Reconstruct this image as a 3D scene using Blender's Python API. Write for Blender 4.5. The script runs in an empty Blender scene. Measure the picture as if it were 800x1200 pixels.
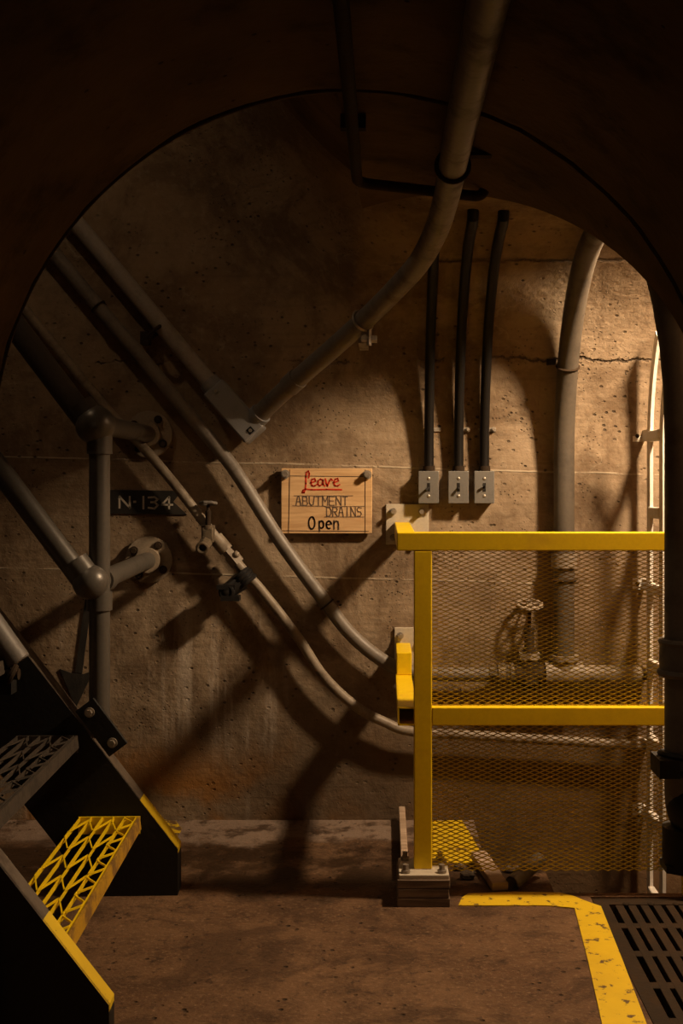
import bpy, math, random
from mathutils import Vector, Matrix
random.seed(7)
SC = bpy.context.scene
COL = SC.collection

# ------------------------------------------------------------------ camera, world, exposure
F = 1380.0            # focal length in pixels of the 800x1200 frame
CX, CY = 450.0, 560.0 # where the tunnel axis vanishes
CZ = 1.22             # eye height
cam_d = bpy.data.cameras.new('camera')
cam = bpy.data.objects.new('camera', cam_d); COL.objects.link(cam)
cam_d.sensor_fit = 'VERTICAL'; cam_d.sensor_height = 36.0; cam_d.lens = 36.0 * F / 1200.0
cam_d.shift_x = (400 - CX) / 1200.0
cam_d.shift_y = (CY - 600) / 1200.0
cam_d.clip_start = 0.05
cam.location = (0, 0, CZ); cam.rotation_euler = (math.pi / 2, 0, 0)
SC.camera = cam
wd = bpy.data.worlds.new('world'); SC.world = wd; wd.use_nodes = True
wd.node_tree.nodes['Background'].inputs['Color'].default_value = (0.0, 0.0, 0.0, 1)
wd.node_tree.nodes['Background'].inputs['Strength'].default_value = 0.0
vs = SC.view_settings
vs.view_transform = 'Standard'; vs.look = 'None'; vs.gamma = 1.0; vs.use_curve_mapping = False
vs.exposure = 0.0

LAMP_MAIN = Vector((1.21, 3.30, 2.19)); LAMP_MAIN_E = 980.0   # hangs in the ladder shaft
LAMP_STAIR = Vector((-1.85, 2.70, 4.10)); LAMP_STAIR_E = 500.0   # on the sloping ceiling over the stairs
LAMP_REAR = Vector((-0.28, -1.9, 1.80)); LAMP_FILL_E = 125.0  # unseen fill lamp added behind the camera, lights rail fronts and floor
LAMP_COL = (1.0, 0.72, 0.445)

# ------------------------------------------------------------------ place geometry (metres)
R = 0.736             # vault radius, both galleries
XC = -0.064           # tunnel axis
ZS = 1.276            # springing line
YA = 2.40             # construction joint at the end of the tunnel
YF = 4.20             # far wall
YC = YF - R           # crown of the cross gallery
YN = 2.42             # near wall of the cross gallery
SL = 1.28             # slope of the inclined stair gallery

def zs_at(x):
    t = (XC - x) / 0.10
    sp = t if t > 20 else math.log1p(math.exp(t))
    return ZS + SL * 0.10 * sp - (SL * 0.10 * math.log(2) if False else 0)

def zsx(x):            # springing height along the far wall, rising to the left with the stairs
    return zs_at(x) if x < XC + 0.5 else ZS

def wall_y(x, z):
    s = zsx(x)
    if z <= s: return YF
    d = z - s
    return YC + math.sqrt(max(R * R - d * d, 0.0))

def at(px, py, y):     # a pixel of the photograph at depth y
    return Vector(((px - CX) * y / F, y, CZ - (py - CY) * y / F))

def on(px, py, off=0.0):   # the point of the far wall seen at a pixel, moved off the wall
    lo, hi = 2.8, YF + 0.05
    for _ in range(50):
        m = (lo + hi) / 2
        p = at(px, py, m)
        if m < wall_y(p.x, p.z): lo = m
        else: hi = m
    p = at(px, py, lo)
    s = zsx(p.x)
    if p.z <= s: n = Vector((0, -1, 0))
    else:
        n = Vector((0, -(p.y - YC), -(p.z - s))).normalized()
    q = p + n * off
    return q

def fl(px, py, z=0.0): # a floor point
    y = (CZ - z) * F / (py - CY)
    return Vector(((px - CX) * y / F, y, z))

# ------------------------------------------------------------------ materials
class NT:
    def __init__(s, name):
        s.m = bpy.data.materials.new(name); s.m.use_nodes = True
        s.t = s.m.node_tree; s.b = s.t.nodes['Principled BSDF']
        s.pos = s.t.nodes.new('ShaderNodeTexCoord').outputs['Object']
    def n(s, typ, **kw):
        o = s.t.nodes.new(typ)
        for k, v in kw.items(): setattr(o, k, v)
        return o
    def l(s, a, b): s.t.links.new(a, b)
    def val(s, node, key, v):
        if isinstance(v, bpy.types.NodeSocket): s.l(v, node.inputs[key])
        else: node.inputs[key].default_value = v
    def math(s, op, a, b=0.0, c=None, clamp=False):
        o = s.n('ShaderNodeMath', operation=op, use_clamp=clamp)
        s.val(o, 0, a); s.val(o, 1, b)
        if c is not None: s.val(o, 2, c)
        return o.outputs[0]
    def mapping(s, scale=(1, 1, 1), rot=(0, 0, 0), loc=(0, 0, 0), vec=None):
        o = s.n('ShaderNodeMapping'); s.l(vec or s.pos, o.inputs['Vector'])
        o.inputs['Scale'].default_value = scale; o.inputs['Rotation'].default_value = rot; o.inputs['Location'].default_value = loc
        return o.outputs[0]
    def noise(s, scale, detail=4, rough=0.55, vec=None, dist=0.0):
        o = s.n('ShaderNodeTexNoise'); s.l(vec or s.pos, o.inputs['Vector'])
        o.inputs['Scale'].default_value = scale; o.inputs['Detail'].default_value = detail
        o.inputs['Roughness'].default_value = rough; o.inputs['Distortion'].default_value = dist
        return o.outputs['Fac']
    def voro(s, scale, vec=None, feature='F1'):
        o = s.n('ShaderNodeTexVoronoi', feature=feature); s.l(vec or s.pos, o.inputs['Vector'])
        o.inputs['Scale'].default_value = scale
        return o.outputs['Distance']
    def ramp(s, fac, a, b, ca=0.0, cb=1.0):
        o = s.n('ShaderNodeMapRange', interpolation_type='SMOOTHSTEP')
        s.val(o, 'Value', fac); o.inputs['From Min'].default_value = a; o.inputs['From Max'].default_value = b
        o.inputs['To Min'].default_value = ca; o.inputs['To Max'].default_value = cb
        return o.outputs[0]
    def mix(s, fac, a, b, mode='MIX'):
        o = s.n('ShaderNodeMix', data_type='RGBA', blend_type=mode)
        s.val(o, 'Factor', fac)
        for key, v in ((6, a), (7, b)):
            if isinstance(v, bpy.types.NodeSocket): s.l(v, o.inputs[key])
            else: o.inputs[key].default_value = (*v, 1)
        return o.outputs[2]
    def xyz(s):
        o = s.n('ShaderNodeSeparateXYZ'); s.l(s.pos, o.inputs[0]); return o.outputs
    def bump(s, h, strength=0.4, dist=0.01):
        o = s.n('ShaderNodeBump'); s.l(h, o.inputs['Height'])
        o.inputs['Strength'].default_value = strength; o.inputs['Distance'].default_value = dist
        s.l(o.outputs[0], s.b.inputs['Normal'])
    def dim(s, c, k): return s.mix(1.0, c, (k, k, k), 'MULTIPLY')
    def out(s, col=None, rough=None, metal=None, spec=None):
        for k, v in (('Base Color', col), ('Roughness', rough), ('Metallic', metal), ('Specular IOR Level', spec)):
            if v is None: continue
            if isinstance(v, bpy.types.NodeSocket): s.l(v, s.b.inputs[k])
            elif k == 'Base Color': s.b.inputs[k].default_value = (*v, 1)
            else: s.b.inputs[k].default_value = v
        return s.m

def paint(name, base, dirt, rough=0.45, metal=0.0, amt=(0.45, 0.75), scale=9.0, bump=0.15, spec=0.4):
    t = NT(name)
    f = t.ramp(t.noise(scale, 6, 0.65), amt[0], amt[1])
    g = t.noise(scale * 12, 3, 0.6)
    c = t.mix(f, base, dirt)
    c = t.mix(t.ramp(g, 0.35, 0.7, 0.0, 0.25), c, dirt)
    t.bump(t.math('ADD', t.noise(scale * 5, 4), t.math('MULTIPLY', f, -0.4)), bump, 0.004)
    return t.out(c, t.ramp(f, 0, 1, rough, min(1, rough + 0.25)), metal, spec)

def concrete_wall():
    t = NT('far_wall_concrete')
    x, y, z = t.xyz()
    big = t.noise(1.3, 5, 0.6)
    mid = t.noise(5.5, 6, 0.65)
    fine = t.noise(38, 5, 0.6)
    board = t.noise(1.0, 5, 0.65, vec=t.mapping((1.6, 3, 46)))
    drip = t.noise(1.0, 5, 0.6, vec=t.mapping((24, 3, 1.5)))
    blot = t.noise(2.6, 8, 0.72, dist=0.5)
    c = t.mix(t.ramp(big, 0.32, 0.66), (0.44, 0.325, 0.215), (0.31, 0.212, 0.125))
    c = t.mix(t.ramp(blot, 0.47, 0.62, 0, 0.75), c, (0.17, 0.107, 0.06))
    c = t.mix(t.ramp(mid, 0.46, 0.70, 0, 0.8), c, (0.20, 0.132, 0.078))
    c = t.mix(t.ramp(t.noise(15, 6, 0.7), 0.52, 0.72, 0, 0.55), c, (0.15, 0.096, 0.055))
    c = t.mix(t.ramp(blot, 0.44, 0.30, 0, 0.5), c, (0.52, 0.41, 0.29))
    c = t.mix(t.ramp(board, 0.5, 0.75, 0, 0.5), c, (0.22, 0.148, 0.09))
    c = t.mix(t.ramp(fine, 0.5, 0.8, 0, 0.4), c, (0.46, 0.37, 0.26))
    c = t.mix(t.ramp(drip, 0.60, 0.8, 0, 0.35), c, (0.18, 0.125, 0.08))
    # lift lines of the pours: thin lime-white lines that sag to the right
    wob = t.math('MULTIPLY', t.math('SUBTRACT', t.noise(3.0, 4), 0.5), 0.016)
    def line(z0, slope, w):
        zz = t.math('SUBTRACT', z, t.math('ADD', t.math('MULTIPLY', x, slope), t.math('ADD', wob, z0)))
        return t.ramp(t.math('ABSOLUTE', zz), w, 0.0), zz
    l1, _ = line(1.258, -0.0275, 0.0055)
    l2, d2 = line(0.858, -0.030, 0.0055)
    brk = t.ramp(t.noise(7, 5, 0.7), 0.36, 0.55)
    lw = t.math('MULTIPLY', t.math('MAXIMUM', l1, l2), brk)
    c = t.mix(t.math('MULTIPLY', lw, 0.75), c, (0.62, 0.52, 0.38))
    wob2 = t.math('MULTIPLY', t.math('SUBTRACT', t.noise(5.0, 6, 0.7), 0.5), 0.09)
    zz3 = t.math('SUBTRACT', z, t.math('ADD', 1.632, wob2))
    crack = t.ramp(t.math('ABSOLUTE', zz3), 0.007, 0.0)
    zz4 = t.math('SUBTRACT', z, t.math('ADD', 1.925, t.math('MULTIPLY', wob2, 0.4)))
    crack = t.math('MAXIMUM', crack, t.math('MULTIPLY', t.ramp(t.math('ABSOLUTE', zz4), 0.006, 0.0), t.ramp(x, -0.1, 0.15)))
    crack = t.math('MULTIPLY', crack, t.math('MAXIMUM', t.ramp(x, 0.30, 0.48), t.ramp(t.noise(2.3, 4, 0.7), 0.52, 0.6, 0, 0.8)))
    c = t.mix(t.math('MULTIPLY', crack, 0.8), c, (0.05, 0.035, 0.022))
    # hairline crack webs filled with lime
    wv = t.n('ShaderNodeVectorMath', operation='ADD'); t.l(t.pos, wv.inputs[0]); nz = t.n('ShaderNodeTexNoise'); t.l(t.pos, nz.inputs['Vector']); nz.inputs['Scale'].default_value = 4.0; nz.inputs['Detail'].default_value = 5.0
    ws = t.n('ShaderNodeVectorMath', operation='SCALE'); t.l(nz.outputs['Color'], ws.inputs[0]); ws.inputs['Scale'].default_value = 0.35; t.l(ws.outputs[0], wv.inputs[1])
    cell = t.voro(1.7, vec=wv.outputs[0], feature='DISTANCE_TO_EDGE')
    hair = t.math('MULTIPLY', t.ramp(cell, 0.006, 0.0), t.ramp(t.noise(2.1, 3), 0.5, 0.6))
    c = t.mix(t.math('MULTIPLY', hair, 0.3), c, (0.55, 0.45, 0.32))
    # bug holes
    v = t.voro(26, vec=t.mapping((1, 1, 1.3)))
    hole = t.math('MULTIPLY', t.ramp(v, 0.19, 0.10), t.ramp(t.noise(4, 3), 0.47, 0.60))
    v2 = t.voro(70)
    hole2 = t.math('MULTIPLY', t.ramp(v2, 0.22, 0.12), t.ramp(t.noise(6, 3), 0.50, 0.64))
    hole = t.math('MAXIMUM', hole, hole2)
    c = t.mix(t.math('MULTIPLY', hole, 0.75), c, (0.06, 0.04, 0.025))
    # lime bloom low on the left, rust stains and darker brown towards the foot
    lime = t.math('MULTIPLY', t.ramp(drip, 0.46, 0.64), t.math('MULTIPLY', t.ramp(z, 0.85, 0.55), t.ramp(t.noise(2.2, 5, 0.65, vec=t.mapping((2.2, 1, 1))), 0.46, 0.58)))
    c = t.mix(t.math('MULTIPLY', lime, t.ramp(x, -0.20, -0.45, 0, 0.8)), c, (0.66, 0.54, 0.42))
    low = t.math('MULTIPLY', t.ramp(t.math('ADD', z, t.math('MULTIPLY', t.math('SUBTRACT', mid, 0.5), 0.4)), 0.34, 0.10), t.ramp(t.noise(3.5, 4), 0.38, 0.55))
    c = t.mix(t.math('MULTIPLY', low, t.ramp(x, 0.1, -0.35, 0.3, 0.9)), c, (0.46, 0.20, 0.04))
    foot_dark = t.math('MULTIPLY', t.ramp(t.math('ADD', z, t.math('MULTIPLY', t.math('SUBTRACT', blot, 0.5), 1.2)), 0.62, 0.18), t.math('MULTIPLY', t.ramp(x, -0.75, -0.35, 0.25, 1.0), t.ramp(x, 0.95, 0.8, 0.6, 1.0)))
    c = t.mix(t.math('MULTIPLY', foot_dark, 0.75), c, (0.10, 0.062, 0.034))
    h = t.math('ADD', t.math('MULTIPLY', fine, 0.25), t.math('MULTIPLY', mid, 0.8))
    h = t.math('ADD', h, t.math('ADD', t.math('MULTIPLY', board, 0.14), t.math('MULTIPLY', blot, 0.6)))
    h = t.math('SUBTRACT', h, t.math('MULTIPLY', hole, 0.7))
    h = t.math('SUBTRACT', h, t.math('MULTIPLY', crack, 0.8))
    h = t.math('ADD', h, t.math('MULTIPLY', lw, 0.15))
    t.bump(h, 0.85, 0.014)
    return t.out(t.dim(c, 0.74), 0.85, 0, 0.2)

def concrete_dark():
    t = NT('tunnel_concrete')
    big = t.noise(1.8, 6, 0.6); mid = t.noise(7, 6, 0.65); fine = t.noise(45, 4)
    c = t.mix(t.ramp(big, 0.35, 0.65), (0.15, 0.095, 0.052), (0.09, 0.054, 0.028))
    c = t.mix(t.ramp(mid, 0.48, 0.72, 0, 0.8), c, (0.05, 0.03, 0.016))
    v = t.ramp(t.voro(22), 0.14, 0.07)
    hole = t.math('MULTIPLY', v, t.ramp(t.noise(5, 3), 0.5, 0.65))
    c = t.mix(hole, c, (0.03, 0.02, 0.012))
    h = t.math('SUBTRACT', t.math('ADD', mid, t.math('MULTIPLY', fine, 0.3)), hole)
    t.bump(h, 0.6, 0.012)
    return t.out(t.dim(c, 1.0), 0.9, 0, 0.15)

def concrete_floor():
    t = NT('floor_concrete')
    x, y, z = t.xyz()
    big = t.noise(2.0, 6, 0.6); mid = t.noise(8, 7, 0.7); fine = t.noise(60, 5, 0.65)
    c = t.mix(t.ramp(big, 0.33, 0.66), (0.34, 0.185, 0.09), (0.22, 0.112, 0.052))
    c = t.mix(t.ramp(mid, 0.45, 0.72, 0, 0.75), c, (0.11, 0.055, 0.025))
    c = t.mix(t.ramp(t.noise(75, 6, 0.75), 0.5, 0.68, 0, 0.7), c, (0.50, 0.31, 0.18))
    c = t.mix(t.ramp(t.noise(3.2, 7, 0.72, dist=0.8), 0.48, 0.60, 0, 0.7), c, (0.12, 0.06, 0.028))
    c = t.mix(t.ramp(t.noise(22, 6, 0.75), 0.54, 0.66, 0, 0.7), c, (0.07, 0.036, 0.018))
    v = t.math('MULTIPLY', t.ramp(t.voro(30), 0.22, 0.1), t.ramp(t.noise(9, 4), 0.5, 0.62))
    c = t.mix(t.math('MULTIPLY', v, 0.8), c, (0.05, 0.03, 0.016))
    # pale silt and wet patches along the foot of the far wall
    lowf = t.noise(3.0, 6, 0.65)
    edge = t.ramp(t.math('ADD', y, t.math('MULTIPLY', t.math('SUBTRACT', lowf, 0.5), 0.7)), 3.88, 3.98)
    silt = t.math('MULTIPLY', edge, t.ramp(mid, 0.62, 0.48, 0.35, 1.0))
    yw = t.math('ADD', y, t.math('MULTIPLY', t.math('SUBTRACT', big, 0.5), 0.7))
    wet = t.math('MULTIPLY', t.ramp(yw, 3.42, 3.58), t.ramp(lowf, 0.40, 0.52))
    wet = t.math('MULTIPLY', wet, t.math('SUBTRACT', 1.0, silt))
    c = t.mix(t.math('MULTIPLY', silt, 0.8), c, (0.50, 0.36, 0.27))
    c = t.mix(t.math('MULTIPLY', wet, 0.85), c, (0.05, 0.026, 0.013))
    h = t.math('SUBTRACT', t.math('ADD', mid, t.math('MULTIPLY', fine, 0.3)), v)
    t.bump(h, 0.8, 0.014)
    return t.out(t.dim(c, 0.46), t.ramp(wet, 0, 1, 0.85, 0.45), 0, 0.25)

def yellow_worn(name, wear=(0.565, 0.63)):
    t = NT(name)
    m = t.noise(26, 7, 0.7); g = t.noise(5, 5)
    c = t.mix(t.ramp(g, 0.4, 0.7, 0, 0.5), (0.66, 0.44, 0.008), (0.48, 0.30, 0.008))
    w = t.ramp(m, wear[0], wear[1])
    c = t.mix(w, c, (0.11, 0.06, 0.025))
    t.bump(t.math('SUBTRACT', t.noise(50, 4), w), 0.4, 0.003)
    return t.out(c, 0.65, 0, 0.3)

def wood(name, a, b):
    t = NT(name)
    g = t.noise(1.0, 5, 0.6, vec=t.mapping((5, 40, 60)), dist=0.6)
    k = t.noise(9, 3)
    c = t.mix(t.ramp(g, 0.3, 0.7), a, b)
    c = t.mix(t.ramp(k, 0.55, 0.8, 0, 0.35), c, tuple(v * 0.6 for v in b))
    t.bump(g, 0.25, 0.002)
    return t.out(c, 0.65, 0, 0.3)

def plain(name, col, rough=0.6, metal=0.0, emit=None, es=0.0):
    t = NT(name)
    n = t.noise(30, 3)
    c = t.mix(t.ramp(n, 0.35, 0.7, 0, 0.3), col, tuple(v * 0.7 for v in col))
    t.out(c, rough, metal, 0.3)
    if emit:
        t.b.inputs['Emission Color'].default_value = (*emit, 1); t.b.inputs['Emission Strength'].default_value = es
    return t.m

M = dict(
    wall=concrete_wall(), dark=concrete_dark(), floor=concrete_floor(),
    yellow=paint('yellow_paint', (0.84, 0.58, 0.006), (0.68, 0.43, 0.005), 0.42, 0, (0.5, 0.8), 7, 0.06),
    meshyellow=paint('dusty_yellow_mesh', (0.50, 0.36, 0.012), (0.34, 0.23, 0.012), 0.55, 0, (0.45, 0.75), 7, 0.06),
    stripe=yellow_worn('worn_yellow_floor_paint'), smear=yellow_worn('rubbed_yellow_paint', (0.46, 0.56)), edge=yellow_worn('worn_yellow_edge_paint', (0.62, 0.7)),
    lightgrey=paint('pale_grey_conduit', (0.32, 0.28, 0.24), (0.19, 0.155, 0.125), 0.5, 0.0, (0.45, 0.75), 10, 0.15),
    grey=paint('grey_pipe_paint', (0.19, 0.16, 0.13), (0.10, 0.078, 0.058), 0.45, 0.0, (0.45, 0.75), 10, 0.2),
    greyrail=paint('grey_handrail_paint', (0.10, 0.087, 0.072), (0.06, 0.048, 0.037), 0.36, 0.2, (0.5, 0.8), 8, 0.12),
    galv=paint('galvanised_steel', (0.20, 0.188, 0.172), (0.135, 0.125, 0.112), 0.42, 0.35, (0.45, 0.75), 14, 0.08),
    conduitbody=paint('grey_cast_metal', (0.26, 0.25, 0.245), (0.18, 0.17, 0.163), 0.55, 0.15, (0.5, 0.8), 18, 0.15),
    tanpipe=paint('tan_pipe_paint', (0.25, 0.20, 0.145), (0.12, 0.087, 0.056), 0.5, 0.0, (0.45, 0.7), 12, 0.25),
    bronze=paint('crusted_bronze', (0.15, 0.112, 0.07), (0.06, 0.043, 0.026), 0.6, 0.3, (0.4, 0.65), 30, 0.4),
    black=paint('black_conduit_paint', (0.008, 0.0065, 0.0055), (0.014, 0.011, 0.009), 0.45, 0.0, (0.5, 0.8), 10, 0.1, 0.2),
    steel=paint('black_stair_steel', (0.006, 0.005, 0.004), (0.012, 0.009, 0.006), 0.6, 0.0, (0.5, 0.8), 10, 0.2),
    flange=paint('dusty_flange_steel', (0.10, 0.072, 0.048), (0.055, 0.037, 0.024), 0.7, 0.0, (0.4, 0.7), 12, 0.2),
    tread=paint('dusty_tread_steel', (0.05, 0.036, 0.025), (0.028, 0.02, 0.013), 0.7, 0.1, (0.4, 0.7), 15, 0.2),
    iron=paint('dark_cast_iron', (0.026, 0.017, 0.010), (0.045, 0.027, 0.015), 0.8, 0.0, (0.4, 0.7), 16, 0.3, 0.12),
    dustyflange=paint('dusty_tan_flange', (0.30, 0.235, 0.165), (0.16, 0.12, 0.08), 0.7, 0.0, (0.45, 0.75), 14, 0.3),
    nosing=paint('dark_orange_nosing', (0.46, 0.25, 0.01), (0.16, 0.08, 0.015), 0.6, 0.0, (0.4, 0.65), 12, 0.2),  # darker orange than the yellow of the bottom tread
    standpipe=paint('brown_grey_standpipe', (0.095, 0.077, 0.058), (0.055, 0.042, 0.03), 0.5, 0.0, (0.45, 0.75), 8, 0.2),
    darkpipe=paint('dark_grey_pipe', (0.15, 0.132, 0.115), (0.09, 0.076, 0.063), 0.5, 0.1, (0.45, 0.75), 9, 0.15),
    white=paint('white_paint', (0.78, 0.73, 0.66), (0.52, 0.45, 0.36), 0.5, 0.0, (0.5, 0.8), 9, 0.08),
    cream=paint('cream_plate_paint', (0.48, 0.42, 0.33), (0.32, 0.26, 0.19), 0.55, 0.0, (0.5, 0.8), 12, 0.1),
    bolt=paint('zinc_bolt', (0.40, 0.35, 0.29), (0.2, 0.16, 0.12), 0.4, 0.6, (0.4, 0.7), 30, 0.1),
    board=wood('sign_pine', (0.66, 0.43, 0.22), (0.50, 0.30, 0.14)),
    timber=wood('grey_timber', (0.22, 0.155, 0.105), (0.10, 0.068, 0.045)),
    plank=wood('broken_plank', (0.50, 0.37, 0.27), (0.30, 0.21, 0.14)),
    red=plain('red_sign_paint', (0.55, 0.035, 0.012), 0.6),
    ink=plain('faded_dark_ink', (0.075, 0.05, 0.035), 0.7),
    ink2=plain('thin_grey_ink', (0.15, 0.105, 0.075), 0.7),
    signblack=paint('black_sign_paint', (0.012, 0.010, 0.008), (0.035, 0.026, 0.018), 0.6, 0, (0.45, 0.75), 14, 0.1),
    arrow=paint('faded_black_paint', (0.012, 0.010, 0.008), (0.03, 0.023, 0.016), 0.7, 0, (0.4, 0.7), 20, 0.2),
    lettering=plain('faded_white_lettering', (0.46, 0.40, 0.33), 0.7),
    hole=plain('switch_slot_black', (0.01, 0.008, 0.006), 0.6),
    rubber=plain('black_rubber', (0.014, 0.012, 0.011), 0.4),
)

# ------------------------------------------------------------------ mesh builder
class MB:
    def __init__(s): s.v = []; s.f = []
    def add(s, vs, fs):
        o = len(s.v); s.v += [tuple(p) for p in vs]; s.f += [tuple(o + i for i in f) for f in fs]
        return s
    def box(s, c, d, rot=None):
        c = Vector(c); hx, hy, hz = d[0] / 2, d[1] / 2, d[2] / 2
        vs = [Vector((x, y, z)) for x in (-hx, hx) for y in (-hy, hy) for z in (-hz, hz)]
        if rot is not None: vs = [rot @ p for p in vs]
        return s.add([c + p for p in vs], [(0, 1, 3, 2), (4, 6, 7, 5), (0, 4, 5, 1), (2, 3, 7, 6), (0, 2, 6, 4), (1, 5, 7, 3)])
    def b(s, x0, x1, y0, y1, z0, z1):
        return s.box(((x0 + x1) / 2, (y0 + y1) / 2, (z0 + z1) / 2), (x1 - x0, y1 - y0, z1 - z0))
    def tube(s, path, r, n=14, caps=True, rs=None):
        P = [Vector(p) for p in path]; m = len(P)
        T = []
        for i in range(m):
            d = (P[min(i + 1, m - 1)] - P[max(i - 1, 0)]); T.append(d.normalized())
        up = Vector((0, 0, 1)) if abs(T[0].z) < 0.9 else Vector((1, 0, 0))
        u = T[0].cross(up).normalized(); vs = []
        for i in range(m):
            u = (u - T[i] * u.dot(T[i])).normalized(); w = T[i].cross(u)
            rr = rs[i] if rs else r
            for k in range(n):
                a = 2 * math.pi * k / n
                vs.append(P[i] + u * (math.cos(a) * rr) + w * (math.sin(a) * rr))
        fs = [(i * n + k, i * n + (k + 1) % n, (i + 1) * n + (k + 1) % n, (i + 1) * n + k) for i in range(m - 1) for k in range(n)]
        if caps:
            fs += [tuple(range(n - 1, -1, -1)), tuple((m - 1) * n + k for k in range(n))]
        return s.add(vs, fs)
    def cyl(s, p, q, r, n=14): return s.tube([p, q], r, n)
    def ball(s, c, r, n=18, m=12, sc=(1, 1, 1)):
        c = Vector(c); vs = [c + Vector((0, 0, r * sc[2]))]; fs = []
        for i in range(1, m):
            a = math.pi * i / m
            for k in range(n):
                b = 2 * math.pi * k / n
                vs.append(c + Vector((math.sin(a) * math.cos(b) * r * sc[0], math.sin(a) * math.sin(b) * r * sc[1], math.cos(a) * r * sc[2])))
        vs.append(c - Vector((0, 0, r * sc[2])))
        for k in range(n):
            fs.append((0, 1 + k, 1 + (k + 1) % n))
            e = 1 + (m - 2) * n
            fs.append((len(vs) - 1, e + (k + 1) % n, e + k))
        for i in range(m - 2):
            for k in range(n):
                a, b2 = 1 + i * n + k, 1 + i * n + (k + 1) % n
                fs.append((a, a + n, b2 + n, b2))
        return s.add(vs, fs)
    def torus(s, c, axis, r, rt, n=24, m=8, wave=0.0, waves=0):
        c = Vector(c); ax = Vector(axis).normalized()
        u = ax.orthogonal().normalized(); w = ax.cross(u); vs = []; fs = []
        for i in range(n):
            a = 2 * math.pi * i / n
            d = u * math.cos(a) + w * math.sin(a)
            rr = r + wave * math.cos(a * waves)
            for k in range(m):
                b2 = 2 * math.pi * k / m
                vs.append(c + d * (rr + rt * math.cos(b2)) + ax * (rt * math.sin(b2)))
        for i in range(n):
            for k in range(m):
                fs.append((i * m + k, ((i + 1) % n) * m + k, ((i + 1) % n) * m + (k + 1) % m, i * m + (k + 1) % m))
        return s.add(vs, fs)
    def prism(s, pts, off):       # polygon of 3D points extruded by the vector off
        n = len(pts); off = Vector(off)
        vs = [Vector(p) for p in pts] + [Vector(p) + off for p in pts]
        fs = [tuple(range(n)), tuple(range(2 * n - 1, n - 1, -1))] + [(i, i + n, (i + 1) % n + n, (i + 1) % n) for i in range(n)]
        return s.add(vs, fs)
    def grid(s, rows):            # list of equally long rows of points
        n = len(rows[0]); vs = [p for r in rows for p in r]
        fs = [(i * n + k, i * n + k + 1, (i + 1) * n + k + 1, (i + 1) * n + k) for i in range(len(rows) - 1) for k in range(n - 1)]
        return s.add(vs, fs)
    def ribbon(s, pts, w, off, nrm=Vector((0, -1, 0))):   # a flat painted stroke with a little thickness
        P = [Vector(p) for p in pts]
        for i in range(len(P) - 1):
            d = (P[i + 1] - P[i])
            if d.length < 1e-6: continue
            d.normalize(); sd = d.cross(nrm) * (w / 2); e = d * (w * 0.4)
            a, b2 = P[i] - e, P[i + 1] + e
            s.prism([a + sd, a - sd, b2 - sd, b2 + sd], nrm * off)
        return s
    def build(s, name, mat, parent=None, smooth=35, bevel=0.0, seg=2, fix=True):
        me = bpy.data.meshes.new(name)
        o = bpy.data.objects.new(name, me); COL.objects.link(o)
        vs = s.v
        if parent is not None:
            inv = world_of(parent).inverted()
            vs = [inv @ Vector(p) for p in vs]
        me.from_pydata(vs, [], s.f)
        if fix:
            import bmesh
            bm = bmesh.new(); bm.from_mesh(me); bmesh.ops.recalc_face_normals(bm, faces=bm.faces); bm.to_mesh(me); bm.free()
        me.materials.append(M[mat] if isinstance(mat, str) else mat)
        if smooth:
            me.polygons.foreach_set('use_smooth', [True] * len(me.polygons)); me.set_sharp_from_angle(angle=math.radians(smooth))
        if parent is not None: o.parent = parent
        if bevel:
            md = o.modifiers.new('bevel', 'BEVEL'); md.width = bevel; md.segments = seg; md.limit_method = 'ANGLE'; md.angle_limit = math.radians(40)
        me.update()
        return o

def world_of(o):
    m = Matrix.LocRotScale(o.location, o.rotation_euler, o.scale)
    return world_of(o.parent) @ m if o.parent else m

def thing(name, label, cat, loc=(0, 0, 0), rz=0.0, group=None):
    o = bpy.data.objects.new(name, None); COL.objects.link(o)
    o.empty_display_size = 0.05
    o.location = loc; o.rotation_euler = (0, 0, rz)
    o['label'] = label; o['category'] = cat
    if group: o['group'] = group
    return o
def tag(o, label, cat, group=None):
    o['label'] = label; o['category'] = cat
    if group: o['group'] = group
    return o
def struct(o): o['kind'] = 'structure'; return o

def smooth_path(pts, step=0.02):      # Catmull-Rom through the points
    P = [Vector(p) for p in pts]
    P = [P[0] * 2 - P[1]] + P + [P[-1] * 2 - P[-2]]
    out = []
    for i in range(1, len(P) - 2):
        a, b, c, d = P[i - 1], P[i], P[i + 1], P[i + 2]
        n = max(2, int((c - b).length / step))
        for k in range(n):
            t = k / n
            out.append(0.5 * ((2 * b) + (c - a) * t + (2 * a - 5 * b + 4 * c - d) * t * t + (3 * b - a - 3 * c + d) * t ** 3))
    out.append(P[-2]); return out

def fillet(pts, r, n=8):              # polyline with rounded corners
    P = [Vector(p) for p in pts]; out = [P[0]]
    for i in range(1, len(P) - 1):
        a = (P[i - 1] - P[i]); b = (P[i + 1] - P[i]); la, lb = a.length, b.length
        a.normalize(); b.normalize(); d = min(r, la * 0.45, lb * 0.45)
        p0, p1 = P[i] + a * d, P[i] + b * d
        for k in range(n + 1):
            t = k / n
            out.append(p0 * (1 - t) ** 2 + P[i] * 2 * t * (1 - t) + p1 * t * t)
    out.append(P[-1]); return out

def bolt(c, axis, r, h, name='bolt', parent=None, mat='bolt'):
    c = Vector(c); ax = Vector(axis).normalized()
    mb = MB(); mb.cyl(c, c + ax * h * 0.35, r * 1.45, 14); mb.cyl(c + ax * h * 0.35, c + ax * h, r, 6)
    return mb.build(name, mat, parent, smooth=30)

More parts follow.
